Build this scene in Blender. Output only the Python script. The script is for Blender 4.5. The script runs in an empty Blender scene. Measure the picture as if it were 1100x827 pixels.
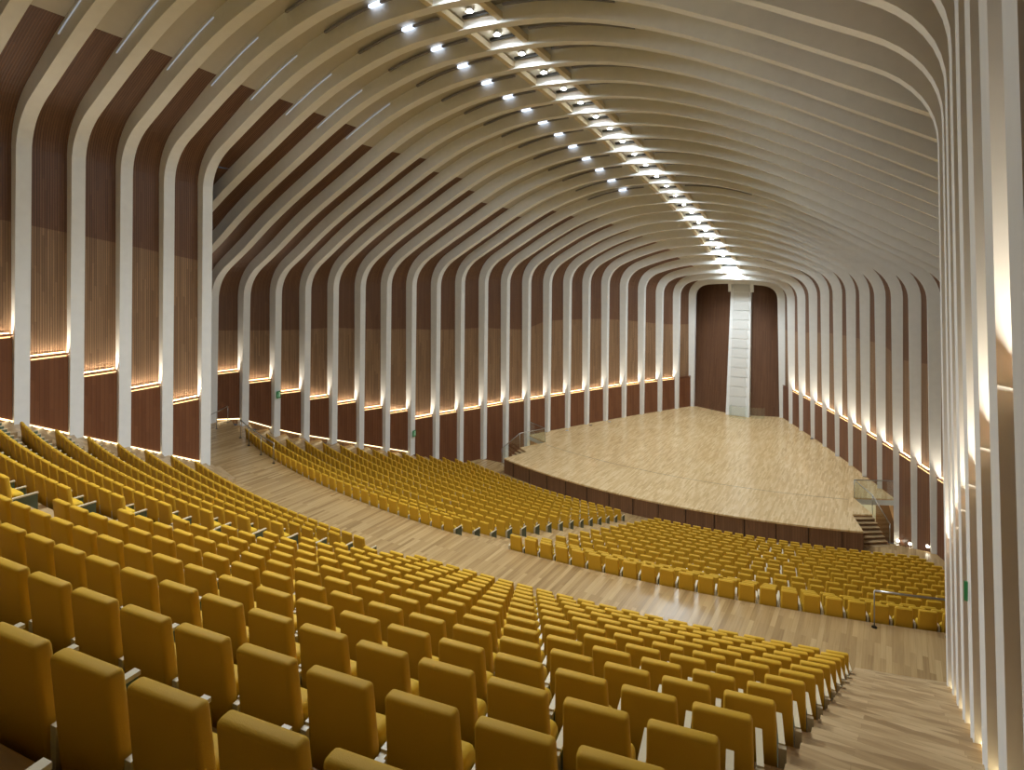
import bpy, bmesh, math, random
from mathutils import Vector, Matrix
random.seed(7)
C = bpy.context.scene
COL = C.collection
pi = math.pi

# ------------------------------------------------------------------ camera, world, exposure
S = 12.0                       # metres per plan unit
ZF = 1.355                     # camera height above the stalls floor, plan units
CAMX = 1.092
FPX = 657.0
cam = bpy.data.cameras.new('camera'); camo = bpy.data.objects.new('camera', cam); COL.objects.link(camo)
camo.location = (S*CAMX, 0, S*ZF)
camo.rotation_euler = (pi/2, 0, math.atan(407/657.0))
cam.sensor_width = 36; cam.lens = 36*FPX/1100; cam.shift_y = -(413.5-278)/1100
cam.clip_end = 300; cam.clip_start = .05
C.camera = camo
C.view_settings.view_transform = 'Standard'; C.view_settings.look = 'None'
C.view_settings.gamma = 1; C.view_settings.use_curve_mapping = False
C.view_settings.exposure = -0.25
w = bpy.data.worlds.new('world'); C.world = w; w.use_nodes = True
w.node_tree.nodes['Background'].inputs[0].default_value = (.5, .55, .62, 1)
w.node_tree.nodes['Background'].inputs[1].default_value = 0.1
RIDGE_W = 330.0      # watts of each ridge lamp, wide part
DOWN_W = 470.0       # watts of each ridge lamp, downward beam
COVE_W = 44.0        # watts of each cove strip
SLOT_E = 2.2

# ------------------------------------------------------------------ helpers
def P(X, Y, h): return Vector((S*X, S*Y, S*(ZF-h)))          # h = depth below the camera
def Z(h): return S*(ZF-h)
def tag(o, label=None, cat=None, group=None, kind=None):
    if label: o['label'] = label
    if cat: o['category'] = cat
    if group: o['group'] = group
    if kind: o['kind'] = kind
    return o
def link(name, bm, mat, parent=None, smooth=False, recalc=True):
    if recalc: bmesh.ops.recalc_face_normals(bm, faces=bm.faces)
    me = bpy.data.meshes.new(name); bm.to_mesh(me); bm.free()
    for m in (mat if isinstance(mat, (list, tuple)) else [mat]): me.materials.append(m)
    if smooth:
        for p in me.polygons: p.use_smooth = True
    o = bpy.data.objects.new(name, me); COL.objects.link(o)
    if parent is not None: o.parent = parent
    return o
def empty(name, loc=(0, 0, 0), rz=0):
    o = bpy.data.objects.new(name, None); COL.objects.link(o); o.location = loc
    o.rotation_euler = (0, 0, rz); o.empty_display_size = .2; return o
def child(name, bm, mat, parent, smooth=False):
    """mesh given in world coordinates, parented to a root standing elsewhere"""
    M = Matrix.Translation(parent.location) @ Matrix.Rotation(parent.rotation_euler.z, 4, 'Z')
    bm.transform(M.inverted()); return link(name, bm, mat, parent, smooth)
def box(bm, x0, x1, y0, y1, z0, z1):
    v = [bm.verts.new((x, y, z)) for z in (z0, z1) for y in (y0, y1) for x in (x0, x1)]
    for f in ((0,1,3,2),(4,6,7,5),(0,4,5,1),(2,3,7,6),(0,2,6,4),(1,5,7,3)): bm.faces.new([v[i] for i in f])
    return v
def hexa(bm, b, t):
    """prism from ring b (list of points) to ring t"""
    vb = [bm.verts.new(p) for p in b]; vt = [bm.verts.new(p) for p in t]; n = len(b)
    bm.faces.new(vb[::-1]); bm.faces.new(vt)
    for i in range(n):
        j = (i+1) % n; bm.faces.new((vb[i], vb[j], vt[j], vt[i]))
def tube(bm, pts, r, n=8):
    pts = [Vector(p) for p in pts]; rings = []
    for i, p in enumerate(pts):
        d = (pts[min(i+1, len(pts)-1)]-pts[max(i-1, 0)]).normalized()
        a = d.cross(Vector((0, 0, 1)))
        if a.length < .01: a = Vector((1, 0, 0))
        a.normalize(); b = d.cross(a)
        rings.append([bm.verts.new(p+a*r*math.cos(2*pi*k/n)+b*r*math.sin(2*pi*k/n)) for k in range(n)])
    for A, B in zip(rings, rings[1:]):
        for k in range(n): bm.faces.new((A[k], A[(k+1) % n], B[(k+1) % n], B[k]))
    bm.faces.new(rings[0]); bm.faces.new(rings[-1][::-1])
ONES = ['', 'first','second','third','fourth','fifth','sixth','seventh','eighth','ninth','tenth','eleventh','twelfth','thirteenth','fourteenth','fifteenth','sixteenth','seventeenth','eighteenth','nineteenth']
def nth(n):
    if n < 20: return ONES[n]
    t = {2: 'twent', 3: 'thirt', 4: 'fort'}[n//10]
    return t+'ieth' if n % 10 == 0 else t+'y-'+ONES[n % 10]
def curve(tab, x):
    """smooth interpolation of a table (Catmull-Rom)"""
    n = len(tab)
    if x <= tab[0][0]: a, b = tab[0], tab[1]; return a[1]+(b[1]-a[1])*(x-a[0])/(b[0]-a[0])
    if x >= tab[-1][0]: a, b = tab[-2], tab[-1]; return b[1]+(b[1]-a[1])*(x-b[0])/(b[0]-a[0])
    i = max(k for k in range(n-1) if tab[k][0] <= x)
    x0, y0 = tab[i]; x1, y1 = tab[i+1]
    m = lambda k: (tab[min(k+1, n-1)][1]-tab[max(k-1, 0)][1])/(tab[min(k+1, n-1)][0]-tab[max(k-1, 0)][0])
    h = x1-x0; t = (x-x0)/h
    return (2*t**3-3*t*t+1)*y0+(t**3-2*t*t+t)*h*m(i)+(-2*t**3+3*t*t)*y1+(t**3-t*t)*h*m(i+1)

# ------------------------------------------------------------------ materials
def newmat(name):
    m = bpy.data.materials.new(name); m.use_nodes = True
    nt = m.node_tree; b = nt.nodes['Principled BSDF']; return m, nt, b
def plain(name, col, rough=.5, metal=0, bump=0, bscale=40, var=.06, coords='Object'):
    m, nt, b = newmat(name); N = nt.nodes; L = nt.links
    b.inputs['Roughness'].default_value = rough; b.inputs['Metallic'].default_value = metal
    tc = N.new('ShaderNodeTexCoord'); no = N.new('ShaderNodeTexNoise'); no.inputs['Scale'].default_value = bscale; no.inputs['Detail'].default_value = 4
    L.new(tc.outputs[coords], no.inputs['Vector'])
    mx = N.new('ShaderNodeMix'); mx.data_type = 'RGBA'
    mx.inputs[6].default_value = (*[c*(1-var) for c in col], 1); mx.inputs[7].default_value = (*[min(1, c*(1+var)) for c in col], 1)
    L.new(no.outputs['Fac'], mx.inputs[0]); L.new(mx.outputs[2], b.inputs['Base Color'])
    if bump:
        bp = N.new('ShaderNodeBump'); bp.inputs['Strength'].default_value = bump; bp.inputs['Distance'].default_value = .01
        L.new(no.outputs['Fac'], bp.inputs['Height']); L.new(bp.outputs[0], b.inputs['Normal'])
    return m
def emis(name, col, s):
    m, nt, b = newmat(name)
    b.inputs['Base Color'].default_value = (*[c*.8 for c in col], 1)
    b.inputs['Emission Color'].default_value = (*col, 1); b.inputs['Emission Strength'].default_value = s; return m
def planks(name, cols, rough, rot=0, length=1.6, width=.11, contrast=1., bump=.15):
    """parquet boards: brick rows along the boards with a colour per board"""
    m, nt, b = newmat(name); N = nt.nodes; L = nt.links
    tc = N.new('ShaderNodeTexCoord'); mp = N.new('ShaderNodeMapping'); mp.inputs['Rotation'].default_value = (0, 0, rot)
    L.new(tc.outputs['Object'], mp.inputs['Vector'])
    br = N.new('ShaderNodeTexBrick'); br.offset = .37; br.inputs['Scale'].default_value = 1
    br.inputs['Brick Width'].default_value = length; br.inputs['Row Height'].default_value = width
    br.inputs['Mortar Size'].default_value = .003; br.inputs['Bias'].default_value = 0
    br.inputs['Color1'].default_value = (0, 0, 0, 1); br.inputs['Color2'].default_value = (1, 1, 1, 1); br.inputs['Mortar'].default_value = (.15, .15, .15, 1)
    L.new(mp.outputs[0], br.inputs['Vector'])
    st = N.new('ShaderNodeMapping'); st.inputs['Scale'].default_value = (.6, 14, 1); L.new(mp.outputs[0], st.inputs['Vector'])
    no = N.new('ShaderNodeTexNoise'); no.inputs['Scale'].default_value = 1.6; no.inputs['Detail'].default_value = 5; L.new(st.outputs[0], no.inputs['Vector'])
    n2 = N.new('ShaderNodeTexNoise'); n2.inputs['Scale'].default_value = .35; n2.inputs['Detail'].default_value = 2; L.new(mp.outputs[0], n2.inputs['Vector'])
    ad = N.new('ShaderNodeMath'); ad.operation = 'MULTIPLY_ADD'; ad.inputs[1].default_value = .5; L.new(br.outputs['Color'], ad.inputs[0])
    m2 = N.new('ShaderNodeMath'); m2.operation = 'MULTIPLY'; m2.inputs[1].default_value = .5; L.new(no.outputs['Fac'], m2.inputs[0]); L.new(m2.outputs[0], ad.inputs[2])
    a2 = N.new('ShaderNodeMath'); a2.operation = 'MULTIPLY_ADD'; a2.inputs[1].default_value = .35; L.new(n2.outputs['Fac'], a2.inputs[0]); L.new(ad.outputs[0], a2.inputs[2])
    cr = N.new('ShaderNodeValToRGB'); e = cr.color_ramp.elements
    e[0].position = .22; e[0].color = (*cols[0], 1); e[1].position = .98; e[1].color = (*cols[2], 1)
    k = e.new(.6); k.color = (*cols[1], 1); L.new(a2.outputs[0], cr.inputs[0]); L.new(cr.outputs[0], b.inputs['Base Color'])
    b.inputs['Roughness'].default_value = rough
    bp = N.new('ShaderNodeBump'); bp.inputs['Strength'].default_value = bump; bp.inputs['Distance'].default_value = .004
    L.new(br.outputs['Fac'], bp.inputs['Height']); bp.invert = True; L.new(bp.outputs[0], b.inputs['Normal'])
    return m
def slats(name, ca, cb, rough, pitch=.075, groove=.45):
    """narrow vertical slats, u of the UV map runs across them in metres"""
    m, nt, b = newmat(name); N = nt.nodes; L = nt.links
    uv = N.new('ShaderNodeUVMap'); uv.uv_map = 'UVMap'
    sp = N.new('ShaderNodeSeparateXYZ'); L.new(uv.outputs[0], sp.inputs[0])
    d = N.new('ShaderNodeMath'); d.operation = 'DIVIDE'; d.inputs[1].default_value = pitch; L.new(sp.outputs[0], d.inputs[0])
    fl = N.new('ShaderNodeMath'); fl.operation = 'FLOOR'; L.new(d.outputs[0], fl.inputs[0])
    fr = N.new('ShaderNodeMath'); fr.operation = 'FRACT'; L.new(d.outputs[0], fr.inputs[0])
    # board pieces along the height
    wn0 = N.new('ShaderNodeTexWhiteNoise'); wn0.noise_dimensions = '1D'; L.new(fl.outputs[0], wn0.inputs['W'])
    v1 = N.new('ShaderNodeMath'); v1.operation = 'MULTIPLY_ADD'; v1.inputs[1].default_value = .45; L.new(sp.outputs[1], v1.inputs[0])
    w3 = N.new('ShaderNodeMath'); w3.operation = 'MULTIPLY'; w3.inputs[1].default_value = 7; L.new(wn0.outputs['Value'], w3.inputs[0]); L.new(w3.outputs[0], v1.inputs[2])
    vf = N.new('ShaderNodeMath'); vf.operation = 'FLOOR'; L.new(v1.outputs[0], vf.inputs[0])
    cb2 = N.new('ShaderNodeCombineXYZ'); L.new(fl.outputs[0], cb2.inputs[0]); L.new(vf.outputs[0], cb2.inputs[1])
    wn = N.new('ShaderNodeTexWhiteNoise'); wn.noise_dimensions = '3D'; L.new(cb2.outputs[0], wn.inputs['Vector'])
    mp = N.new('ShaderNodeMapping'); mp.inputs['Scale'].default_value = (18, .5, 1); L.new(uv.outputs[0], mp.inputs['Vector'])
    no = N.new('ShaderNodeTexNoise'); no.inputs['Scale'].default_value = 1.5; no.inputs['Detail'].default_value = 4; L.new(mp.outputs[0], no.inputs['Vector'])
    av = N.new('ShaderNodeMath'); av.operation = 'MULTIPLY_ADD'; av.inputs[1].default_value = .55; L.new(wn.outputs['Value'], av.inputs[0])
    hf = N.new('ShaderNodeMath'); hf.operation = 'MULTIPLY'; hf.inputs[1].default_value = .5; L.new(no.outputs['Fac'], hf.inputs[0]); L.new(hf.outputs[0], av.inputs[2])
    mx = N.new('ShaderNodeMix'); mx.data_type = 'RGBA'; mx.inputs[6].default_value = (*ca, 1); mx.inputs[7].default_value = (*cb, 1); L.new(av.outputs[0], mx.inputs[0])
    # groove between the slats
    g = N.new('ShaderNodeMath'); g.operation = 'GREATER_THAN'; g.inputs[1].default_value = 1-groove*.4; L.new(fr.outputs[0], g.inputs[0])
    m3 = N.new('ShaderNodeMix'); m3.data_type = 'RGBA'; L.new(g.outputs[0], m3.inputs[0]); L.new(mx.outputs[2], m3.inputs[6])
    m3.inputs[7].default_value = (*[c*.35 for c in ca], 1); L.new(m3.outputs[2], b.inputs['Base Color'])
    sn = N.new('ShaderNodeMath'); sn.operation = 'PINGPONG'; sn.inputs[1].default_value = .5; L.new(fr.outputs[0], sn.inputs[0])
    bp = N.new('ShaderNodeBump'); bp.inputs['Strength'].default_value = .5; bp.inputs['Distance'].default_value = .03
    L.new(sn.outputs[0], bp.inputs['Height']); L.new(bp.outputs[0], b.inputs['Normal'])
    b.inputs['Roughness'].default_value = rough; return m
M = {}
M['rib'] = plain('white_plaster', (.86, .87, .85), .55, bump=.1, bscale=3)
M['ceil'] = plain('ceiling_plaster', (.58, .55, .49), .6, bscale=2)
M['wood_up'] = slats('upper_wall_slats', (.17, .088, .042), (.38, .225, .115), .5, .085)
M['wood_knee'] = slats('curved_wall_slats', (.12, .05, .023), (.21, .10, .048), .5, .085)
M['wood_low'] = slats('lower_wall_boards', (.14, .048, .02), (.21, .082, .035), .42, .16, .12)
M['fascia'] = slats('stage_front_boards', (.17, .082, .042), (.26, .135, .07), .45, .14, .12)
M['deck'] = planks('stage_parquet', [(.56, .37, .165), (.74, .52, .255), (.88, .68, .38)], .25, pi/2, .8, .09)
M['aisle'] = planks('aisle_parquet', [(.27, .165, .07), (.45, .295, .13), (.60, .42, .20)], .25, pi/2, 1.8, .13)
M['tread'] = planks('step_parquet', [(.26, .16, .07), (.44, .30, .15), (.60, .44, .24)], .32, 0, 1.6, .12)
M['fabric'] = plain('yellow_leather', (.70, .44, .032), .6, bump=.2, bscale=220, var=.04)
M['back'] = plain('yellow_leather_back', (.68, .40, .032), .6, bump=.2, bscale=220, var=.04)
for k_ in ('fabric', 'back'): M[k_].node_tree.nodes['Principled BSDF'].inputs['Specular IOR Level'].default_value = .22
M['green'] = plain('grey_green_panel', (.10, .15, .11), .5)
M['cream'] = plain('cream_lacquer', (.70, .62, .43), .4)
M['dark'] = plain('dark_metal', (.02, .017, .014), .4, .6)
M['steel'] = plain('brushed_steel', (.5, .5, .48), .3, .9)
M['strip'] = emis('warm_light_strip', (1, .68, .30), 2.2)
M['brown'] = plain('brown_oak', (.20, .105, .05), .45)
M['stripw'] = emis('warm_floor_strip', (1, .80, .45), 3.2)
M['lamp'] = emis('lamp_glass', (1, .98, .94), 45)
M['spot'] = emis('small_floor_lamp', (1, .93, .75), 18)
M['slot'] = emis('cool_skylight_slot', (.72, .82, 1), SLOT_E)
M['slotdim'] = emis('dim_skylight_gap', (.72, .82, 1), .28)
M['slotbox'] = plain('slot_housing', (.26, .26, .30), .5)
M['white'] = plain('white_board', (.72, .72, .68), .5)
M['plate'] = plain('grey_white_plate', (.72, .74, .70), .5)
M['sign'] = emis('green_exit_sign', (.02, .20, .06), .2)
M['signw'] = emis('exit_sign_pictogram', (.5, .8, .55), .2)
m, nt, b = newmat('pale_glass'); N = nt.nodes
tr = N.new('ShaderNodeBsdfTransparent'); tr.inputs[0].default_value = (.94, .965, .95, 1)
gl = N.new('ShaderNodeBsdfGlossy'); gl.inputs['Roughness'].default_value = .03
mxs = N.new('ShaderNodeMixShader'); mxs.inputs[0].default_value = .07
nt.links.new(tr.outputs[0], mxs.inputs[1]); nt.links.new(gl.outputs[0], mxs.inputs[2])
nt.links.new(mxs.outputs[0], N['Material Output'].inputs[0]); M['glass'] = m

# ------------------------------------------------------------------ plan of the hall (plan units, x from the axis, y towards the stage)
ribY = {0: 5.27}
for j in range(1, 15): ribY[j] = 5.284-.1685*j
for j, y in zip(range(15, 25), [2.767, 2.616, 2.462, 2.313, 2.165, 2.009, 1.853, 1.70, 1.55, 1.40]): ribY[j] = y
for j in range(25, 37): ribY[j] = 1.40-.15*(j-24)
PK = [.42, .51, .603, .697, .78, .869, .947, 1.025, 1.104, 1.18, 1.25, 1.32, 1.395, 1.457, 1.515, 1.584, 1.647, 1.702, 1.765, 1.825, 1.873, 1.90, 1.92]
ribW = {0: .325}
for j in range(1, 23): ribW[j] = (PK[j-1]+PK[j])/2-.05
ribW[23] = 1.875
for j in range(24, 37): ribW[j] = [1.168, 1.166, 1.161, 1.156, 1.151, 1.146, 1.140, 1.1325, 1.131, 1.13, 1.13, 1.13, 1.13][j-24]
RIDGE = [(-.5, .84), (0, .835), (.5, .82), (1.0, .79), (1.35, .757), (1.495, .740), (1.633, .719), (1.778, .702), (1.928, .679), (2.09, .657), (2.24, .637), (2.386, .61), (2.538, .587), (2.694, .555), (2.84, .52), (3.0, .488), (3.164, .452), (3.33, .417), (3.49, .382), (3.64, .345), (3.825, .307), (3.965, .259), (4.13, .217), (4.3, .166), (4.46, .112), (4.64, .051), (4.82, -.011), (4.94, -.062), (5.25, -.15), (5.5, -.21)]
DROP = [(0, 0), (.15, .005), (.27, .016), (.4, .042), (.6, .105), (.8, .195), (1.0, .30), (1.26, .44), (1.41, .53), (1.57, .637), (1.745, .743), (2.0, .90)]
AXR = .03     # the ridge lamps hang a little to the right of the middle
def Zl(y): return curve(RIDGE, y)
def strip_h(j):
    if j <= 13: return 1.0
    if j <= 20: return [.938, .895, .838, .786, .733, .654, .585][j-14]
    if j <= 23: return [.58, .58, .56][j-21]
    return .534-.0765*(j-24)
def lift(j, x):
    """the vault stands a little higher on its left shoulder"""
    a = min(1, max(.55, .55+.45*(j-9)/8))
    if j < 5: a = .4*(j/5)
    return a*(.027-.022*max(-1, min(1, x/.7)))
def prof(j, off=0.0, foot=1.3, side=1):
    """half profile (X, Z) of rib j from the crown to the foot, pushed outwards by off"""
    W, y = ribW[j], ribY[j]; Za = Zl(y)-.05+(.012 if 3 < j < 13 else 0)
    fs = 1+.012*max(0, 17-j)
    D = lambda x: fs*curve(DROP, x)
    tau = min(.11, .3*W)
    pts = []
    n = 22
    xa = W-tau
    for i in range(n+1):
        x = xa*i/n; pts.append((x, Za-D(x)+lift(j, side*x)))
    zc = Za-D(W)+lift(j, side*W); p0 = (xa, Za-D(xa)+lift(j, side*xa)); p1 = (W, zc); p2 = (W, zc-tau*.95)
    for i in range(1, 9):
        t = i/8; pts.append(tuple((1-t)**2*a+2*t*(1-t)*b_+t*t*c for a, b_, c in zip(p0, p1, p2)))
    zf = -foot; z0 = p2[1]
    for i in range(1, 5):
        t = i/4; z = z0+(zf-z0)*t; pts.append((W+.014*t, z))
    if not off: return pts
    out = []
    for i, (x, z) in enumerate(pts):
        a = pts[max(i-1, 0)]; b_ = pts[min(i+1, len(pts)-1)]
        tx, tz = b_[0]-a[0], b_[1]-a[1]; l = math.hypot(tx, tz) or 1
        nx, nz = -tz/l, tx/l                      # outward normal
        if i == 0: nx, nz = 0, 1
        leg = i > 30
        k = min(1, max(0, (i-18)/12))
        o = off[0]*(1-k)+off[1]*k if isinstance(off, tuple) else off
        X_ = x+nx*o
        if leg: X_ = ribW[j]+o
        out.append((X_, z+nz*o))
    return out
DEP = lambda j: (.051, .044) if j < 24 else (.062, .034)
def wallX(j): return ribW[j]+DEP(j)[1]
def WX(y):
    """panel half-width at plan y"""
    if y < 1.42: return 1.200-.0045*(1.40-y)/.15
    js = range(0, 24)
    for j in js:
        if j == 23 or ribY[j+1] <= y:
            if j >= 23: return wallX(23)
            t = (ribY[j]-y)/(ribY[j]-ribY[j+1]); return wallX(j)*(1-t)+wallX(min(j+1, 23))*t
    return wallX(0)

# floors -------------------------------------------------------------------------------------
YC, R0, DR, DH = 5.3, 4.18, .082, .042            # rear bank
def rh(r): return .7932-DH*r                      # tread level of rear row r
def rear_floor_h(y, x):                           # floor below the side stairs
    R = math.hypot(x, YC-y)
    return max(min(.8387-(R-4.02)/DR*DH, .8387), .0)
NF = 15
def fh(i): return .0852+.796+(.045*i if i < 2 else .09+(i-2)*.032)   # tread of front row i
def fc(i): return 5.5+.055*i
def fy(i): return 1.495+.1015*i
def farc(i, x):
    c = fc(i); R = c-fy(i); return c-math.sqrt(R*R-x*x)
def front_floor_h(x, y):
    if y < farc(0, min(x, 1.95)): return .8387
    for i in range(NF-1):
        if y < farc(i+1, min(x, 1.9)): return fh(i)
    if y > 3.42: return min(1.355+(y-3.42)*.40, 1.56)
    return 1.355
def smooth_floor_h(x, y):
    """line through the noses of the front steps"""
    if y <= farc(0, x): return .8387
    for i in range(NF):
        a, b_ = farc(i, x), farc(i+1, x) if i < NF-1 else 3.42
        if y < b_:
            h0 = .8387 if i == 0 else fh(i-1)
            return h0+(fh(i)-h0)*(y-a)/(b_-a)
    return front_floor_h(x, y)
def foot_h(j):
    x, y = ribW[j], ribY[j]
    if j <= 8: return 1.26
    if j >= 24: return rear_floor_h(y, x)
    return front_floor_h(x+.03, y)

def uvquad(bm, uvl, pts, uvs, mi=0):
    f = bm.faces.new([bm.verts.new(p) for p in pts]); f.material_index = mi
    for l, u in zip(f.loops, uvs): l[uvl].uv = u
    return f

# ------------------------------------------------------------------ structure: floors
def strip_floor(bm, fa, fb, xa, xb, h, n=48, hlow=None):
    """a floor band between plan curves y=fa(x) (front of it, towards the audience) and y=fb(x); riser on side fa up or down to hlow"""
    vs = []
    for i in range(n+1):
        x = xa+(xb-xa)*i/n
        vs.append((bm.verts.new(P(x, fa(x), h)), bm.verts.new(P(x, fb(x), h)), x))
    for a, b_ in zip(vs, vs[1:]): bm.faces.new((a[0], b_[0], b_[1], a[1]))
    if hlow is not None:
        lo = [bm.verts.new(P(v[2], fb(v[2]), hlow)) for v in vs]
        for i in range(n): bm.faces.new((vs[i][1], vs[i+1][1], lo[i+1], lo[i]))
        for k in (0, n):
            c = bm.verts.new(P(vs[k][2], fa(vs[k][2]), hlow))
            bm.faces.new((vs[k][0], vs[k][1], lo[k], c))
def xlim(fn):
    x = 1.5
    for _ in range(30): x = WX(fn(min(x, 1.95)))
    return x-.002
bm = bmesh.new()
# cross aisle
rarc = lambda R: (lambda x: YC-math.sqrt(max(R*R-x*x, 0)))
strip_floor(bm, rarc(4.103), lambda x: farc(0, x), -1.172, 1.172, .8387)
for s in (-1, 1):
    xm = xlim(lambda x: farc(0, x))
    a, b_ = (1.172, 1.90) if s > 0 else (-1.90, -1.172)
    strip_floor(bm, lambda x: 1.40, lambda x: farc(0, x), a, b_, .8387, 14)
tag(link('floor', bm, M['aisle']), kind='structure')
# front tiers, descending towards the stage: each band is lower than the one behind
bm = bmesh.new()
for i in range(NF):
    hb = .8387 if i == 0 else fh(i-1)
    f0 = lambda x, i=i: farc(i, x)
    f1 = (lambda x, i=i: farc(i+1, x)) if i < NF-1 else (lambda x: 3.42)
    xm = min(xlim(f0), xlim(f1)) if i == 0 else xlim(f1)
    xm = max(xlim(f0), xlim(f1))-.0
    n = 48; vs = []
    for k in range(n+1):
        x = -xm+2*xm*k/n
        vs.append((bm.verts.new(P(x, f0(x), fh(i))), bm.verts.new(P(x, f1(x), fh(i))), bm.verts.new(P(x, f0(x), hb))))
    for a, b_ in zip(vs, vs[1:]):
        bm.faces.new((a[0], b_[0], b_[1], a[1])); bm.faces.new((a[2], b_[2], b_[0], a[0]))
for s in (-1, 1):   # ramps that dip below the stage wings
    ys = [3.42, 3.95, 4.15]
    for y0, y1 in zip(ys, ys[1:]):
        h0, h1 = 1.355+min((y0-3.42)*.4, .205), 1.355+min((y1-3.42)*.4, .205)
        bm.faces.new([bm.verts.new(P(s*x, y, h)) for x, y, h in ((.90, y0, h0), (WX(y0), y0, h0), (WX(y1), y1, h1), (.90, y1, h1))])
tag(link('floor', bm, M['aisle']), kind='structure')
# rear tiers
bm = bmesh.new()
NR = 18
for r in range(NR):
    Ra, Rb = 4.103+DR*r, 4.103+DR*(r+1)
    for xa, xb in ((-1.005, -.035), (.105, 1.03)):
        strip_floor(bm, rarc(Rb), rarc(Ra), xa, xb, rh(r), 24, hlow=.8387)
# stairs: both sides and the middle
for xa, xb, n in ((1.03, 1.185, 4), (-1.185, -1.005, 4), (-.035, .105, 4)):
    for q in range(NR*3):
        Ra = 4.02+DR/3*q; h = .8387-DH/3*(q+1)
        strip_floor(bm, rarc(Ra+DR/3), rarc(Ra), xa, xb, h, n, hlow=.8387)
tag(link('floor', bm, M['tread']), kind='structure')

# ------------------------------------------------------------------ structure: wall and vault skin between the ribs
def skin(j, s):
    """profile of the skin at rib j as world points"""
    return [(s*x, z) for x, z in prof(j, DEP(j), foot_h(j), s)]
walls = {-1: bmesh.new(), 1: bmesh.new()}; ceil = bmesh.new()
uvs_ = {s: walls[s].loops.layers.uv.new('UVMap') for s in walls}; uvc = ceil.loops.layers.uv.new('UVMap')
def wood_end(j):   # where the slats stop and the plaster starts, x from the axis
    W = ribW[j]
    return .87 if j >= 12 else min(.87, max(.5*W, W-.5))
KN = 26            # index in the profile where the knee slats begin
for j in list(range(0, 23))+list(range(24, 36)):
    for s in (-1, 1):
        A, B = skin(j, s), skin(j+1, s); ya, yb = ribY[j], ribY[j+1]
        va = 0
        for i in range(len(A)-1):
            p = [P(A[i][0], ya, -A[i][1]), P(B[i][0], yb, -B[i][1]), P(B[i+1][0], yb, -B[i+1][1]), P(A[i+1][0], ya, -A[i+1][1])]
            dl = S*math.hypot(A[i+1][0]-A[i][0], A[i+1][1]-A[i][1])
            u0, u1 = 0, S*math.hypot(ya-yb, wallX(j)-wallX(j+1) if j != 23 else 0)
            uv = [(u0+j*3.3, va), (u1+j*3.3, va), (u1+j*3.3, va+dl), (u0+j*3.3, va+dl)]
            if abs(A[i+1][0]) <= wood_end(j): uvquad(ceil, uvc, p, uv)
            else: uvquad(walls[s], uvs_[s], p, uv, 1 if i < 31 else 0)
            va += dl
# rib 23/24: the wall steps in; ceiling of the step above it
for s in (-1, 1):
    bmw = walls[s]; u = uvs_[s]
    y = 1.43
    x0, x1 = 1.197, wallX(23)+.05
    uvquad(bmw, u, [P(s*x0, y, .8387), P(s*x1, y, .8387), P(s*x1, y, -.3), P(s*x0, y, -.3)], [(0, 0), (8, 0), (8, 12), (0, 12)], 0)
    # band of vault skin between ribs 23 and 24
    A, B = prof(23, .055, 1.3, s), prof(24, .055, 1.3, s)
    K23 = min(i for i in range(len(A)) if A[i][0] > 1.2)
    for i in range(K23):
        x0_, x1_ = A[i][0], A[i+1][0]
        zb = lambda x: Zl(1.40)-.05+.055-curve(DROP, x)+lift(24, s*x)
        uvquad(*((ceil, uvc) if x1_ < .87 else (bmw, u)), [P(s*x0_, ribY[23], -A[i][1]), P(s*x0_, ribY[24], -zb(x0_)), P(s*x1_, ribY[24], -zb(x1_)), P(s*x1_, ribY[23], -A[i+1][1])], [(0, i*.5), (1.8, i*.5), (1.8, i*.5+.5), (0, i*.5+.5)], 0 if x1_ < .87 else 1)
for s in (-1, 1):  # side faces of the wide bay 21-24 towards the rear
    A = prof(23, .055, .8387, s); bmw = walls[s]; u = uvs_[s]
    for i in range(len(A)-1):
        if A[i][0] <= 1.2: continue
        uvquad(bmw, walls and u, [P(s*A[i][0], 1.56, -A[i][1]), P(s*A[i][0], 1.44, -A[i][1]), P(s*A[i+1][0], 1.44, -A[i+1][1]), P(s*A[i+1][0], 1.56, -A[i+1][1])], [(0, i*.5), (1.5, i*.5), (1.5, i*.5+.5), (0, i*.5+.5)], 1)
    # closes the step above the rear vault
    zt = lambda x: Zl(1.42)-.05-.9*curve(DROP, x)
    uvquad(ceil, uvc, [P(s*1.20, 1.43, .3), P(s*1.98, 1.43, .3), P(s*1.98, 1.43, -.36), P(s*1.20, 1.43, -.36)], [(0, 0), (1, 0), (1, 1), (0, 1)])
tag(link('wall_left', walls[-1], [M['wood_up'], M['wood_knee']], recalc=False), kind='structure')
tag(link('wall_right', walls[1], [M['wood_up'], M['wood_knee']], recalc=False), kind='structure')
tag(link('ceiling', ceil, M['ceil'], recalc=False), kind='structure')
# rear wall behind the camera
bm = bmesh.new(); u = bm.loops.layers.uv.new('UVMap')
uvquad(bm, u, [P(-1.3, -.36, .9), P(1.3, -.36, .9), P(1.3, -.36, -.95), P(-1.3, -.36, -.95)], [(0, 0), (31, 0), (31, 22), (0, 22)])
tag(link('wall_rear', bm, M['wood_up'], recalc=False), kind='structure')
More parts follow.
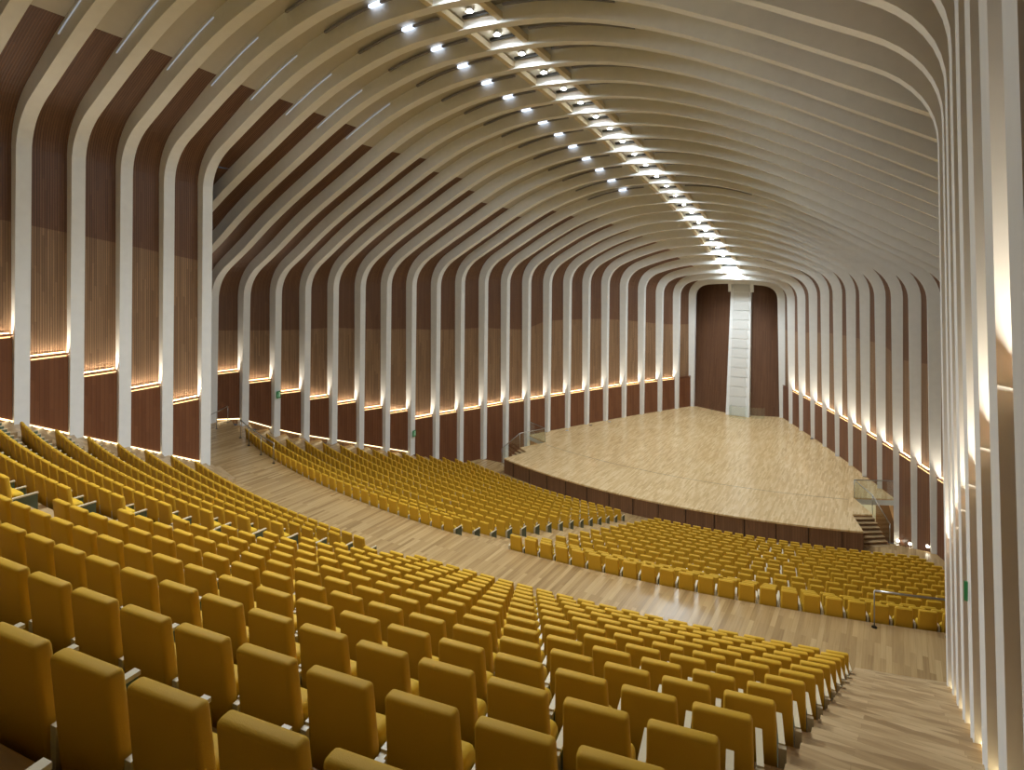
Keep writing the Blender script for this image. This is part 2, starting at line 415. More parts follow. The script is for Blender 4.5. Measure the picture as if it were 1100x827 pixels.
# back wall of the stage: slatted boards leaning back, on both sides of the white strip
bm = bmesh.new(); u = bm.loops.layers.uv.new('UVMap')
for xa, xb, ya, yb in ((-.40, -.02, 5.30, 5.17), (.08, .42, 5.17, 5.30)):
    n = 8
    for i in range(n):
        t0, t1 = i/n, (i+1)/n; x0, x1 = xa+(xb-xa)*t0, xa+(xb-xa)*t1
        y0, y1 = ya+(yb-ya)*t0, ya+(yb-ya)*t1
        uvquad(bm, u, [P(x0, y0, 1.26), P(x1, y1, 1.26), P(x1, y1+.20, .1), P(x0, y0+.20, .1)], [(x0*S+30, 0), (x1*S+30, 0), (x1*S+30, 13), (x0*S+30, 13)])
tag(link('wall_back', bm, M['fascia'].copy() if False else M['wood_knee'], recalc=False), kind='structure')
bm = bmesh.new(); u = bm.loops.layers.uv.new('UVMap')
A = prof(0, .10, 1.26)
for s in (-1, 1):
    for i in range(len(A)-1):
        uvquad(bm, u, [P(s*A[i][0], 5.27, -A[i][1]), P(s*A[i][0], 5.6, -A[i][1]), P(s*A[i+1][0], 5.6, -A[i+1][1]), P(s*A[i+1][0], 5.27, -A[i+1][1])], [(0, i*.5), (4, i*.5), (4, i*.5+.5), (0, i*.5+.5)])
tag(link('trim_1', bm, M['ceil'], recalc=False), kind='structure')

# ------------------------------------------------------------------ ribs
TH = .040
for j in sorted(ribY):
    f = foot_h(j)
    od = tuple(d+.012 for d in DEP(j)) if j else (.075, .07)
    full_i = [(-x, z) for x, z in prof(j, 0, f, -1)[::-1]]+prof(j, 0, f, 1)[1:]
    full_o = [(-x, z) for x, z in prof(j, od, f, -1)[::-1]]+prof(j, od, f, 1)[1:]
    y0, y1 = ribY[j]-TH/2, ribY[j]+TH/2
    bm = bmesh.new(); rings = []
    for (xi, zi), (xo, zo) in zip(full_i, full_o):
        rings.append([bm.verts.new(P(xi, y0, -zi)), bm.verts.new(P(xi, y1, -zi)), bm.verts.new(P(xo, y1, -zo)), bm.verts.new(P(xo, y0, -zo))])
    for a, b_ in zip(rings, rings[1:]):
        for k in range(4): bm.faces.new((a[k], a[(k+1) % 4], b_[(k+1) % 4], b_[k]))
    bm.faces.new(rings[0]); bm.faces.new(rings[-1][::-1])
    o = link('vault_rib', bm, M['rib'])
    tag(o, 'white arched rib spanning the hall, %s counted from the back wall of the stage' % nth(j+1), 'rib', 'white ribs of the vault')

# ------------------------------------------------------------------ lower wall boards with their light strips, one per bay and side
for j in list(range(0, 23))+list(range(24, 31)):
    for s in (-1, 1):
        hs = strip_h(j); ya, yb = ribY[j]-TH/2-.001, ribY[j+1]+TH/2+.001
        if j >= 9 and j <= 13 or j >= 24 or j > 13: pass
        xa, xb = wallX(j), wallX(j+1)
        t = TH/2/(ribY[j]-ribY[j+1]); xa, xb = xa+(xb-xa)*t, xb+(xa-xb)*t
        def floor_at(x, y):
            if j >= 24: return rear_floor_h(y, x)
            if j <= 8: return 1.26
            return smooth_floor_h(min(x, 1.93), y) if j > 13 else front_floor_h(x, y)
        fa, fb = floor_at(xa, ya), floor_at(xb, yb)
        glow = j >= 14
        gap = .014 if glow else .0
        root = empty('wall_panel', P(s*xa, (ya+yb)/2, max(fa, fb)))
        side = 'left' if s < 0 else 'right'
        tag(root, 'dark wood lower wall board with lit rail on the %s wall, %s bay from the stage end' % (side, nth(j+1)), 'wall panel', 'lower wood wall boards with light strips')
        bm = bmesh.new(); u = bm.loops.layers.uv.new('UVMap')
        I, O = (.016 if j < 24 else .011), .004
        L_ = S*(ya-yb)
        if gap:   # straight lower edge at the lower of the two levels
            lo_a, lo_b = fa-gap, fb-gap
        else: lo_a, lo_b = fa, fb
        top = hs+.010
        pts = [P(s*(xa-I), ya, lo_a), P(s*(xb-I), yb, lo_b), P(s*(xb-I), yb, top), P(s*(xa-I), ya, top)]
        uvquad(bm, u, pts, [(0, 0), (L_, 0), (L_, 3), (0, 3)])
        uvquad(bm, u, [P(s*(xa-I), ya, top), P(s*(xb-I), yb, top), P(s*(xb-O), yb, top), P(s*(xa-O), ya, top)], [(0, 0), (L_, 0), (L_, .2), (0, .2)])
        uvquad(bm, u, [P(s*(xa-I), ya, lo_a), P(s*(xb-I), yb, lo_b), P(s*(xb-O), yb, lo_b), P(s*(xa-O), ya, lo_a)], [(0, 0), (L_, 0), (L_, .2), (0, .2)])
        for xx, yy, lo in ((xa, ya, lo_a), (xb, yb, lo_b)):
            uvquad(bm, u, [P(s*(xx-I), yy, lo), P(s*(xx-O), yy, lo), P(s*(xx-O), yy, top), P(s*(xx-I), yy, top)], [(0, 0), (.1, 0), (.1, 3), (0, 3)])
        child('board', bm, M['wood_low'], root)
        def bar(name, i0, i1, h0, h1, mat, inset=0.0):
            bm = bmesh.new()
            dy = (ya-yb)*inset; dx = (xa-xb)*inset
            A0 = [(xa-dx-i0, ya-dy), (xb+dx-i0, yb+dy), (xb+dx-i1, yb+dy), (xa-dx-i1, ya-dy)]
            hexa(bm, [P(s*x, y, h0) for x, y in A0], [P(s*x, y, h1) for x, y in A0])
            return child(name, bm, mat, root)
        bar('rail', I+.0025, .0082, hs+.0050, hs-.0010, M['wood_low'])
        dim = (j == 0 or j >= 21 and j < 24)
        if j != 0:
            tag(bar('upper_light_strip', .0018, .0006, hs-.0015, hs-.0050, M['strip'], .05), 'glowing warm light strip')
            tag(bar('lower_light_strip', I+.0012, I+.0002, hs+.0105, hs+.0065, M['strip'], .05), 'glowing warm light strip')
            ld = bpy.data.lights.new('cove_light', 'AREA'); ld.shape = 'RECTANGLE'
            ld.size = S*abs(ya-yb)*.92; ld.size_y = .035; ld.energy = COVE_W; ld.color = (1, .88, .70)
            lo = bpy.data.objects.new('cove_light', ld); COL.objects.link(lo)
            c = P(s*((xa+xb)/2-.0045), (ya+yb)/2, hs+.0065)
            # emit upwards, long side along the wall
            ax = (P(s*xa, ya, hs)-P(s*xb, yb, hs)).normalized(); up = Vector((0, 0, 1))
            zax = (-up).normalized(); yax = zax.cross(ax).normalized(); Mx = Matrix((ax, yax, zax)).transposed().to_4x4()
            Mx.translation = c-root.location; lo.parent = root; lo.matrix_local = Mx
            ld.use_shadow = True
        if glow:
            bm = bmesh.new(); di, do = .0145, .010
            hexa(bm, [P(s*(xa-di), ya, lo_a+.006), P(s*(xb-di), yb, lo_b+.006), P(s*(xb-do), yb, lo_b+.006), P(s*(xa-do), ya, lo_a+.006)], [P(s*(xa-di), ya, lo_a+.0005), P(s*(xb-di), yb, lo_b+.0005), P(s*(xb-do), yb, lo_b+.0005), P(s*(xa-do), ya, lo_a+.0005)])
            tag(child('floor_light_strip', bm, M['stripw'], root), 'warm light strip under the board')

# ------------------------------------------------------------------ ridge ladder and its lamps
ladder = empty('ridge_ladder', P(AXR, 3.4, -Zl(3.4)))
tag(ladder, 'cream ladder-like light track running along the crown of the vault', 'light track')
ys = sorted([ribY[j] for j in ribY if j <= 36]+[5.36, 5.46])
for a, b_ in zip(ys, ys[1:]):
    y0, y1 = a+TH/2, b_-TH/2
    if b_ > 5.3: y0, y1 = a, b_
    bm = bmesh.new()
    bm.free()
    for sx in (-1, 1):
        for x0, x1, z0, z1 in ((.062, .082, -.022, -.002),):
            bm = bmesh.new(); q = lambda x, y, dz: P(AXR+sx*x, y, -(Zl(y)+dz))
            hexa(bm, [q(x0, y0, z0), q(x1, y0, z0), q(x1, y1, z0), q(x0, y1, z0)], [q(x0, y0, z1), q(x1, y0, z1), q(x1, y1, z1), q(x0, y1, z1)])
            child('side_rail', bm, M['cream'], ladder)
    bm = bmesh.new(); q = lambda x, y, dz: P(AXR+x, y, -(Zl(y)+dz))
    hexa(bm, [q(-.06, y0, .004), q(.06, y0, .004), q(.06, y1, .004), q(-.06, y1, .004)], [q(-.06, y0, .010), q(.06, y0, .010), q(.06, y1, .010), q(-.06, y1, .010)])
    child('plate', bm, M['plate'], ladder)
    bm = bmesh.new(); ym = y1-.012
    hexa(bm, [q(-.05, ym-.012, -.004), q(.05, ym-.012, -.004), q(.05, ym, -.004), q(-.05, ym, -.004)], [q(-.05, ym-.012, .003), q(.05, ym-.012, .003), q(.05, ym, .003), q(-.05, ym, .003)])
    child('grille', bm, M['dark'], ladder)
for j in range(1, 35):
    y = (ribY[j]+ribY[j+1])/2; c = P(AXR, y, -(Zl(y)-.012))
    root = empty('ridge_lamp', c+Vector((0, 0, .18)))
    tag(root, 'bright round lamp on the crown light track, %s counted from the stage' % nth(j), 'ceiling lamp', 'lamps along the crown of the vault')
    bm = bmesh.new(); bmesh.ops.create_uvsphere(bm, u_segments=18, v_segments=10, radius=.13); bmesh.ops.scale(bm, vec=(1, 1, .3), verts=bm.verts)
    bmesh.ops.translate(bm, verts=bm.verts, vec=c+Vector((0, 0, .03))); child('bulb', bm, M['lamp'], root, True)
    bm = bmesh.new(); bmesh.ops.create_cone(bm, cap_ends=True, segments=20, radius1=.15, radius2=.09, depth=.08)
    bmesh.ops.translate(bm, verts=bm.verts, vec=c+Vector((0, 0, .13))); child('socket', bm, M['steel'], root, True)
    ld = bpy.data.lights.new('lamp_light', 'SPOT'); ld.energy = RIDGE_W*(1 if j < 28 else .05); ld.color = (.80, .92, 1); ld.shadow_soft_size = .1
    ld.spot_size = math.radians(172); ld.spot_blend = .36
    lo = bpy.data.objects.new('lamp_light', ld); COL.objects.link(lo); lo.parent = root; lo.location = (0, 0, -.235)
    if j < 30:
        ld = bpy.data.lights.new('lamp_beam', 'SPOT'); ld.energy = DOWN_W*(4.2 if j > 24 else 1 if j > 11 else 1.05); ld.color = (.90, .96, 1); ld.shadow_soft_size = .12
        ld.spot_size = math.radians(128); ld.spot_blend = .7
        lo = bpy.data.objects.new('lamp_beam', ld); COL.objects.link(lo); lo.parent = root; lo.location = (0, 0, -.24)

# narrow skylight slots beside the ribs, left and right of the track
for j in range(11, 29):
    for s in (-1, 1):
        ja = j; A = prof(ja, .060); y = ribY[ja+1 if False else ja]-TH/2-.012
        def zat(x):
            return (Zl(y)-.05)+(.044 if j < 24 else .050)-(1+.012*max(0, 17-j))*curve(DROP, x)+lift(j, s*x)
        root = empty('slot_light', P(s*.45, y, -zat(.45)))
        side = 'left' if s < 0 else 'right'
        tag(root, 'narrow slot with cold daylight beside the %s rib, %s of the crown' % (nth(j+1), side), 'light slot', 'daylight slots in the vault')
        def strip(name, x0, x1, wd, dz, mat, dy=0, lab=None):
            bm = bmesh.new(); n = 10; prev = None
            for i in range(n+1):
                x = x0+(x1-x0)*i/n
                v = [bm.verts.new(P(s*x, y+dy+a*wd, -(zat(x)-dz*b2))) for a, b2 in ((-1, 1), (1, 1), (1, -1), (-1, -1))]
                if prev:
                    for k in range(4): bm.faces.new((prev[k], prev[(k+1) % 4], v[(k+1) % 4], v[k]))
                else: bm.faces.new(v)
                prev = v
            bm.faces.new(prev[::-1]); o = child(name, bm, mat, root)
            if lab: o['label'] = lab
        strip('housing', .12, .47, .0045, .0035, M['slotbox'])
        if s < 0:
            strip('light_strip', .225, .27, .0062, .0043, M['slot'], 0, 'bright bluish light in the slot')
            if j > 20: strip('upper_light_strip', .62, .87, .0012, .0016, M['slotdim'], .0105, 'thin bluish light gap along the rib')

# ------------------------------------------------------------------ white strip on the back wall
root = empty('white_wall_strip', P(.05, 5.13, 1.26))
tag(root, 'tall white panelled strip climbing the middle of the stage back wall', 'wall strip')
def stripP(x, t, d=0): return P(x, 5.12+.20*t-d, 1.26-1.06*t)
bm = bmesh.new()
hexa(bm, [stripP(-.045, 0), stripP(.135, 0), stripP(.135, 0, -.05), stripP(-.045, 0, -.05)], [stripP(-.045, 1), stripP(.115, 1), stripP(.115, 1, -.05), stripP(-.045, 1, -.05)])
child('casing', bm, M['rib'], root)
n = 14
for i in range(n):
    t0, t1 = i/n+.004, (i+1)/n-.004
    bm = bmesh.new()
    hexa(bm, [stripP(-.02, t0, .006), stripP(.11, t0, .006), stripP(.11, t0, -.01), stripP(-.02, t0, -.01)], [stripP(-.02, t1, .006), stripP(.095, t1, .006), stripP(.095, t1, -.01), stripP(-.02, t1, -.01)])
    child('panel', bm, M['white'], root)
for k in range(3):
    bm = bmesh.new(); t = .96+.04*k
    for sx, xx in ((-1, -.05), (1, .125)):
        hexa(bm, [stripP(xx-.012, t-.03*1, .02+.01*k), stripP(xx+.012, t-.03, .02+.01*k), stripP(xx+.012, t-.03, 0), stripP(xx-.012, t-.03, 0)], [stripP(xx-.012, t+.02, .03+.012*k), stripP(xx+.012, t+.02, .03+.012*k), stripP(xx+.012, t+.02, 0), stripP(xx-.012, t+.02, 0)])
    child('bracket', bm, M['rib'], root)

# ------------------------------------------------------------------ stage
def sarc(x): return 6.033-math.sqrt(2.945**2-x*x)
outline = [(x, sarc(x)) for x in [-.985+1.97*i/48 for i in range(49)]]
rightside = [(.93, 3.447), (1.015, 3.50), (.924, 3.694), (1.126, 3.794)]
wallpts = []
yy = 3.83
while yy < 5.27: wallpts.append((WX(yy)-.003, yy)); yy += .1
wallpts.append((.36, 5.27))
ring = outline+rightside+wallpts+[(-x, y) for x, y in wallpts[::-1]]+[(-x, y) for x, y in rightside[::-1]]
stage = empty('stage', P(0, 3.1, 1.355)); tag(stage, 'wide stage with pale parquet deck and dark wood curved front', 'stage')
bm = bmesh.new()
vt = [bm.verts.new(P(x, y, 1.26)) for x, y in ring]; vb = [bm.verts.new(P(x, y, 1.268)) for x, y in ring]
from mathutils.geometry import tessellate_polygon
for tri in tessellate_polygon([[Vector((x, y, 0)) for x, y in ring]]):
    bm.faces.new([vt[i] for i in tri]); bm.faces.new([vb[i] for i in tri][::-1])
for i in range(len(ring)):
    k = (i+1) % len(ring); bm.faces.new((vt[i], vb[i], vb[k], vt[k]))
dk = link('deck', bm, M['deck'], stage); dk.matrix_parent_inverse = Matrix.Translation(-stage.location)
def side_faces(name, pts, hb, mat, inset=.004):
    bm = bmesh.new(); u = bm.loops.layers.uv.new('UVMap'); d = 0
    for (x0, y0), (x1, y1) in zip(pts, pts[1:]):
        l = S*math.hypot(x1-x0, y1-y0)
        hb0, hb1 = hb(x0, y0), hb(x1, y1)
        uvquad(bm, u, [P(x0, y0+inset, hb0), P(x1, y1+inset, hb1), P(x1, y1+inset, 1.268), P(x0, y0+inset, 1.268)], [(d, 0), (d+l, 0), (d+l, 1.1), (d, 1.1)]); d += l
    o = link(name, bm, mat, stage, recalc=False); o.matrix_parent_inverse = Matrix.Translation(-stage.location); return o
side_faces('front_boards', outline, lambda x, y: 1.355, M['fascia'])
for s in (-1, 1):
    pts = [(s*x, y) for x, y in [(.985, sarc(.985))]+rightside]
    side_faces('side_boards', pts[:3], lambda x, y: 1.40, M['fascia'], 0)
    side_faces('platform_edge', pts[2:], lambda x, y: 1.295, M['white'], 0)
bm = bmesh.new()
prev = None
for i in range(41):
    x = -.9+1.8*i/40; y = sarc(x)+.42
    v = (bm.verts.new(P(x, y-.002, 1.2595)), bm.verts.new(P(x, y+.0012, 1.2595)))
    if prev: bm.faces.new((prev[0], v[0], v[1], prev[1]))
    prev = v
o = link('seam', bm, M['dark'], stage); o.matrix_parent_inverse = Matrix.Translation(-stage.location)
bm = bmesh.new()
for i in range(14):
    x = -.9+1.8*i/13; y = sarc(x)
    box(bm, S*x-.012, S*x+.012, S*y-.02, S*y+.02, Z(1.355), Z(1.269))
o = link('front_seams', bm, M['dark'], stage); o.matrix_parent_inverse = Matrix.Translation(-stage.location); tag(o, kind='stuff')

# stage stairs, glass and rails on both wings
def glass_pane(a, b_, h0a, h0b, ht, root, name='glass_pane'):
    bm = bmesh.new(); A0, B0 = P(*a, h0a), P(*b_, h0b); up = Vector((0, 0, ht))
    n = (B0-A0).cross(Vector((0, 0, 1))).normalized()*.012
    hexa(bm, [A0-n, B0-n, B0+n, A0+n], [A0-n+up, B0-n+up, B0+n+up, A0+n+up])
    return child(name, bm, M['glass'], root)
for s in (-1, 1):
    side = 'left' if s < 0 else 'right'
    tl, tr = (.93, 3.447), (1.015, 3.50); bl, br = (.992, 3.318), (1.088, 3.392)
    root = empty('stage_stairs', P(s*1.0, 3.4, 1.355)); tag(root, 'wooden steps from the stalls floor up to the stage at the %s wing' % side, 'stairs')
    N_ = 7
    for i in range(N_):
        t0, t1 = i/N_, (i+1)/N_; h = 1.26+(.095)*(i+.9)/N_
        lerp = lambda a, b_, t: (a[0]+(b_[0]-a[0])*t, a[1]+(b_[1]-a[1])*t)
        q = [lerp(tl, bl, t0), lerp(tr, br, t0), lerp(tr, br, t1), lerp(tl, bl, t1)]
        bm = bmesh.new(); hexa(bm, [P(s*x, y, 1.356) for x, y in q], [P(s*x, y, h+.0028) for x, y in q]); child('riser', bm, M['brown'], root)
        q2 = [lerp(tl, bl, t0), lerp(tr, br, t0), lerp(tr, br, t1+.03), lerp(tl, bl, t1+.03)]
        bm = bmesh.new(); hexa(bm, [P(s*x, y, h+.0028) for x, y in q2], [P(s*x, y, h) for x, y in q2]); child('tread', bm, M['tread'], root)
    # balustrade
    root = empty('glass_balustrade', P(s*.924, 3.694, 1.26)); tag(root, 'glass balustrade with steel handrail around the %s stage stairs' % side, 'balustrade')
    pts = [((1.120, 3.792), 1.26), ((.928, 3.692), 1.26), ((1.015, 3.50), 1.26), ((1.088, 3.392), 1.345)]
    for (a, ha), (b_, hb) in zip(pts, pts[1:]): glass_pane((s*a[0], a[1]), (s*b_[0], b_[1]), ha, hb, 1.12, root)
    bm = bmesh.new(); tube(bm, [P(s*a[0], a[1], h)+Vector((0, 0, 1.14)) for a, h in pts], .03); child('handrail', bm, M['steel'], root, True)
    for a, h in pts[1:]:
        bm = bmesh.new(); p = P(s*a[0], a[1], h); tube(bm, [p, p+Vector((0, 0, 1.12))], .025); child('post', bm, M['steel'], root, True)
# doorway wall under the right platform, lit from inside
for s in (-1, 1):
    side = 'left' if s < 0 else 'right'
    root = empty('side_doorway', P(s*1.02, 4.0, 1.56)); tag(root, 'bright doorway with pale walls below the %s stage platform' % side, 'doorway')
    bm = bmesh.new(); box(bm, min(s*.93, s*1.02)*S, max(s*.93, s*1.02)*S, S*3.99, S*4.0, Z(1.57), Z(1.27)); child('white_wall', bm, M['white'], root)
    bm = bmesh.new(); box(bm, min(s*1.02, s*1.16)*S, max(s*1.02, s*1.16)*S, S*3.985, S*4.0, Z(1.57), Z(1.27)); child('wood_jamb', bm, M['brown'], root)
    bm = bmesh.new(); box(bm, min(s*.90, s*.93)*S, max(s*.90, s*.93)*S, S*3.45, S*4.0, Z(1.57), Z(1.27)); child('side_wall', bm, M['cream'], root)
    ld = bpy.data.lights.new('doorway_light', 'AREA'); ld.size = .6; ld.energy = 45; ld.color = (1, .9, .6)
    lo = bpy.data.objects.new('doorway_light', ld); COL.objects.link(lo); lo.location = P(s*.99, 3.86, 1.30); lo.parent = root; lo.matrix_parent_inverse = Matrix.Translation(-root.location)
    bm = bmesh.new(); box(bm, lo.location.x-.35, lo.location.x+.35, lo.location.y-.1, lo.location.y+.1, lo.location.z+.02, lo.location.z+.06); child('lamp_housing', bm, M['steel'], root)

# small glass pens and white box on the stage back wall
root = empty('glass_pen', P(.085, 5.05, 1.26)); tag(root, 'low glass enclosure standing in front of the white strip', 'glass enclosure')
pp = [(0, 5.12), (.0, 5.045), (.12, 5.045), (.12, 5.12)]
for a, b_ in zip(pp, pp[1:]): glass_pane(a, b_, 1.26, 1.26, 1.1, root)
root = empty('glass_screen', P(-.13, 5.05, 1.26)); tag(root, 'single upright glass screen left of the white strip', 'glass screen')
glass_pane((-.16, 5.13), (-.13, 5.03), 1.26, 1.26, 1.1, root)
root = empty('glass_screen', P(.22, 5.10, 1.26)); tag(root, 'upright glass screen in front of the wood right of the white strip', 'glass screen')
glass_pane((.15, 5.10), (.25, 5.14), 1.26, 1.26, 1.0, root)
# floor outlets on the stage edge
for k, (x, y, w_) in enumerate([(1.04, 3.93, 'near the right wing balustrade'), (.965, 4.09, 'beside the sixth right rib foot'), (.80, 4.42, 'beside the fifth right rib foot'), (.62, 4.75, 'close to the third right rib foot'), (-.93, 4.03, 'beside the left wall near the balustrade'), (-.84, 4.25, 'at the left wall behind the wing'), (-.76, 4.42, 'at the left wall midway to the back')]):
    bm = bmesh.new(); bmesh.ops.create_cone(bm, cap_ends=True, segments=20, radius1=.16, radius2=.14, depth=.02)
    bmesh.ops.translate(bm, verts=bm.verts, vec=(0, 0, .01)); o = link('floor_outlet', bm, M['steel'] if k % 2 == 0 else M['dark']); o.location = P(x, y, 1.26)
    tag(o, 'small round plate in the stage floor %s' % w_, 'floor outlet', 'round plates in the stage floor')
# low lamps at the foot of the walls
for k, (X, Y, h, w_) in enumerate([(1.125, 3.72, 1.45, 'left of the three on the right side'), (1.175, 3.585, 1.40, 'middle one on the right side'), (1.24, 3.43, 1.335, 'rightmost on the right side'), (-1.28, 3.50, 1.335, 'beside the left stage steps')]):
    root = empty('step_lamp', P(X, Y, h)); tag(root, 'small round glowing lamp low on the wall, %s' % w_, 'wall lamp', 'low round wall lamps')
    sx = -1 if X > 0 else 1
    bm = bmesh.new(); bmesh.ops.create_cone(bm, cap_ends=True, segments=18, radius1=.11, radius2=.11, depth=.05); bmesh.ops.rotate(bm, verts=bm.verts, matrix=Matrix.Rotation(pi/2, 3, 'Y')); link('rim', bm, M['steel'], root)
    bm = bmesh.new(); bmesh.ops.create_uvsphere(bm, u_segments=14, v_segments=8, radius=.085); bmesh.ops.translate(bm, verts=bm.verts, vec=(sx*.03, 0, 0)); link('bulb', bm, M['spot'], root, True)

# exit signs
def exit_sign(p, normal, w_, h_, label):
    rz = math.atan2(normal[1], normal[0])+pi/2
    root = empty('exit_sign', p, rz); tag(root, label, 'sign', 'green emergency exit signs')
    bm = bmesh.new(); box(bm, -w_/2, w_/2, -.02, .02, -h_/2, h_/2); link('board', bm, M['sign'], root)
    bm = bmesh.new()    # running figure leaving through a door
    f = -.024
    def poly(pts): bm.faces.new([bm.verts.new((x*w_, f, z*h_)) for x, z in pts])
    poly([(.12, -.34), (.38, -.34), (.38, .36), (.12, .36)])
    poly([(-.14, .22), (-.04, .22), (-.04, .36), (-.14, .36)])
    poly([(-.20, -.02), (-.06, -.04), (-.02, .18), (-.16, .18)])
    poly([(-.20, -.02), (-.12, -.02), (-.26, -.34), (-.34, -.30)])
    poly([(-.12, -.03), (-.06, -.04), (.04, -.30), (-.04, -.34)])
    link('pictogram', bm, M['signw'], root, recalc=False)
def face_pt(j, s, h, dx=-.002): return P(s*(ribW[j]+dx+.008), ribY[j], h)
exit_sign(face_pt(19, -1, .74, -.006), (1, 0), .30, .46, 'green exit sign on a white rib left of the front seats, nearer the camera')
exit_sign(face_pt(14, -1, 1.09, -.006), (1, 0), .30, .46, 'green exit sign on a white rib above the left front seats, nearer the stage')
exit_sign(P(1.0, 3.982, 1.31), (0, -1), .45, .34, 'green exit sign in the bright doorway below the right stage platform')
exit_sign(face_pt(28, 1, .35, .0002), (-1, 0), .03, .24, 'thin green sign seen edge-on on the white ribs at the right edge')

# ------------------------------------------------------------------ rails beside the front bank
def railing(name, pts, label, posts=None, ht=1.0):
    root = empty(name, pts[0]); tag(root, label, 'railing')
    bm = bmesh.new(); tube(bm, [p+Vector((0, 0, ht)) for p in pts], .028); child('handrail', bm, M['steel'], root, True)
    for p in (posts or pts):
        bm = bmesh.new(); tube(bm, [p, p+Vector((0, 0, ht))], .016); child('post', bm, M['steel'], root, True)
        bm = bmesh.new(); bmesh.ops.create_cone(bm, cap_ends=True, segments=14, radius1=.07, radius2=.07, depth=.02); bmesh.ops.translate(bm, verts=bm.verts, vec=p+Vector((0, 0, .01))); child('base', bm, M['dark'], root)
for s in (-1, 1):
    side = 'left' if s < 0 else 'right'
    pts = [P(s*x, farc(0, x)-.02, .8387) for x in (1.06, 1.12, 1.20, 1.28, 1.36, 1.44, 1.50)]
    railing('handrail', pts, 'thin steel railing along the cross aisle behind the %s front seats' % side, [pts[0], pts[2], pts[4], pts[6]])
railing('handrail', [P(-1.80, 1.90, .84), P(-1.74, 1.80, .84), P(-1.70, 1.72, .84)], 'short dark railing beside the far left exit at the wall')

# ------------------------------------------------------------------ seats
def rbox(x0, x1, y0, y1, z0, z1, bev, seg=3, taper=0.0, lean=0.0, bulge=0.0):
    bm = bmesh.new(); box(bm, x0, x1, y0, y1, z0, z1)
    bmesh.ops.recalc_face_normals(bm, faces=bm.faces)
    bmesh.ops.bevel(bm, geom=list(bm.edges), offset=bev, segments=seg, profile=.5, affect='EDGES')
    for v in bm.verts:
        t = (v.co.z-z0)/(z1-z0); v.co.x *= 1-taper*t; v.co.y += lean*t
    return bm
U = S
SW = .0405*U/2
def seat_meshes(lod):
    seg = 3 if lod == 0 else 1
    out = []
    # back: outer shell with rounded cushion top
    b1 = rbox(-SW, SW, -.02, .078, .16, .0852*U, .032, seg, .10, -.09)
    out.append(('backrest', b1, 'back'))
    c1 = rbox(-SW*.95, SW*.95, .09, .28, .34, .68, .06, seg, .03, -.08)
    out.append(('cushion', c1, 'fabric'))
    st = rbox(-SW*.9, SW*.9, .02, .12, .0, .24, .01, 1)
    out.append(('pedestal', st, 'dark'))
    return out
def arm_meshes(lod, x, end=False):
    a = bmesh.new(); box(a, x-.018, x+.018, .0, .39, .05, .60)
    b2 = bmesh.new(); box(b2, x-.026, x+.026, .0, .40, .60, .625)
    out = [('armrest_panel', a, 'green'), ('armrest', b2, 'cream')]
    e = bmesh.new(); w_ = .034 if end else .022; box(e, x-w_, x+w_, -.045, .0, .14, .61); out.append(('arm_post', e, 'cream'))
    if end:
        e = bmesh.new(); box(e, x-.035, x+.035, -.045, .10, .0, .14); out.append(('foot', e, 'dark'))
    return out
PITCH_HALF = .0457*U/2
def mesh_of(bm, name, mat, smooth=True):
    bmesh.ops.recalc_face_normals(bm, faces=bm.faces)
    me = bpy.data.meshes.new(name); bm.to_mesh(me); bm.free(); me.materials.append(M[mat])
    if smooth and mat in ('back', 'fabric'):
        for p in me.polygons: p.use_smooth = True
    return me
HI = [(n, mesh_of(b_, n, mt)) for n, b_, mt in seat_meshes(0)]
HIA = [(n, mesh_of(b_, n, mt)) for n, b_, mt in arm_meshes(0, PITCH_HALF)]
HIE = [(n, mesh_of(b_, n, mt)) for n, b_, mt in arm_meshes(0, PITCH_HALF, True)]
HIL = [(n, mesh_of(b_, n, mt)) for n, b_, mt in arm_meshes(0, -PITCH_HALF, True)]
seats = []   # (location, rz, bank, row, block, index, first, last)
def row_seats(bank, row, yc, R, h, xa, xb, block, pitch):
    a0, a1 = math.asin(xa/R), math.asin(xb/R); n = int(round((a1-a0)*R/pitch)); n = max(n, 1); da = (a1-a0)/n
    for k in range(n):
        a = a0+(k+.5)*da; x, y = R*math.sin(a), yc-R*math.cos(a)
        # local +y points at the centre
        rz = math.atan2(yc-y, -x)-pi/2
        idx = k+1 if xa > 0 else n-k
        seats.append((P(x, y, h), rz, bank, row, block, idx, k == 0, k == n-1, n))
RSH = -.010   # the back of a seat stands this much in front of its tread edge
for r in range(15):
    row_seats('rear', r+1, YC, R0+DR*r-.0065, rh(r), -.985, -.040, 'left', .0457)
    row_seats('rear', r+1, YC, R0+DR*r-.0065, rh(r), .116-.0118*r/13, (1.031 if r < 14 else .936)-.0118*r/13, 'right', .0457)
for i in range(NF):
    c = fc(i); R = c-fy(i)-.009; xe = -1.49+(1.49-1.188)*i/14
    row_seats('front', i+1, c, R, fh(i), xe, -.045+(-.02)*i/14, 'left', .0472)
    row_seats('front', i+1, c, R, fh(i), .15-.053*i/14, -xe+.01, 'right', .0472)
th = math.atan(407/657.0)
def project(p):
    X, Y, Zz = p.x/S-CAMX, p.y/S, p.z/S-ZF
    zc = Y*math.cos(th)-X*math.sin(th); xc = X*math.cos(th)+Y*math.sin(th)
    if zc < .05: return None
    return 550+FPX*xc/zc, 278-FPX*Zz/zc, zc
scored = []
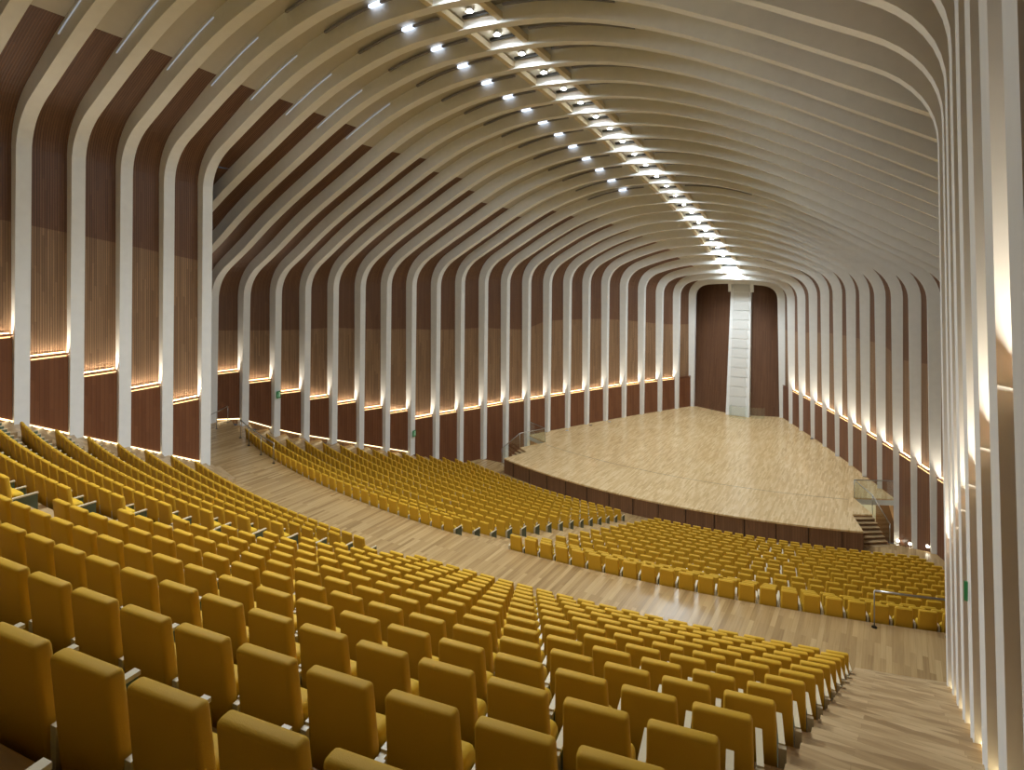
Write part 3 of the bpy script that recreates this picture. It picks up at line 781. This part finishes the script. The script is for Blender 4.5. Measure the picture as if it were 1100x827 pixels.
for sd in seats:
    q = project(sd[0]+Vector((0, 0, .9)))
    ok = q and -25 < q[0] < 1112 and -10 < q[1] < 850
    if ok and sd[2] == 'front' and q[0] > 1016: ok = False
    scored.append((q[2] if ok else 1e9, sd))
scored.sort(key=lambda t: t[0])
NIND = 300
for zc, sd in scored[:NIND]:
    loc, rz, bank, row, block, idx, first, last, n = sd
    root = empty('auditorium_seat', loc, rz)
    tag(root, 'yellow auditorium seat, %s row up from the cross aisle, %s seat %s of central stairs' % (nth(row), nth(idx), block), 'seat', 'yellow seats of the rear bank')
    for nm, me in HI+(HIE if last else HIA)+(HIL if first else []):
        o = bpy.data.objects.new(nm, me); COL.objects.link(o); o.parent = root
        if nm == 'armrest': o['label'] = 'cream armrest'
rest = [sd for zc, sd in scored[NIND:]]
def raw(lod, which):
    V, F, Mi = [], [], []
    order = ['back', 'fabric', 'dark', 'green', 'cream']
    for n_, b_, mt in which:
        b_.verts.ensure_lookup_table(); base = len(V)
        bmesh.ops.recalc_face_normals(b_, faces=b_.faces)
        for v in b_.verts: v.index = len(V)-base; V.append(v.co.copy())
        for f in b_.faces: F.append([v.index+base for v in f.verts]); Mi.append(order.index(mt))
        b_.free()
    return V, F, Mi
main = raw(1, seat_meshes(1)+arm_meshes(1, PITCH_HALF)); extra = raw(1, arm_meshes(1, -PITCH_HALF, True)); endm = raw(1, arm_meshes(1, PITCH_HALF, True)[2:])
V, F, Mi = [], [], []
for loc, rz, bank, row, block, idx, first, last, n in rest:
    T = Matrix.Translation(loc) @ Matrix.Rotation(rz, 4, 'Z')
    for vv, ff, mm in ([main]+([extra] if first else [])+([endm] if last else [])):
        b0 = len(V); V += [tuple(T @ v) for v in vv]; F += [[i+b0 for i in f] for f in ff]; Mi += mm
me = bpy.data.meshes.new('auditorium_seats'); me.from_pydata(V, [], F)
for k in ('back', 'fabric', 'dark', 'green', 'cream'): me.materials.append(M[k])
me.polygons.foreach_set('material_index', Mi)
me.update(); o = bpy.data.objects.new('auditorium_seats', me); COL.objects.link(o)
tag(o, 'rows of small distant yellow auditorium seats in front of the stage and along the left wall', 'seats', None, 'stuff')
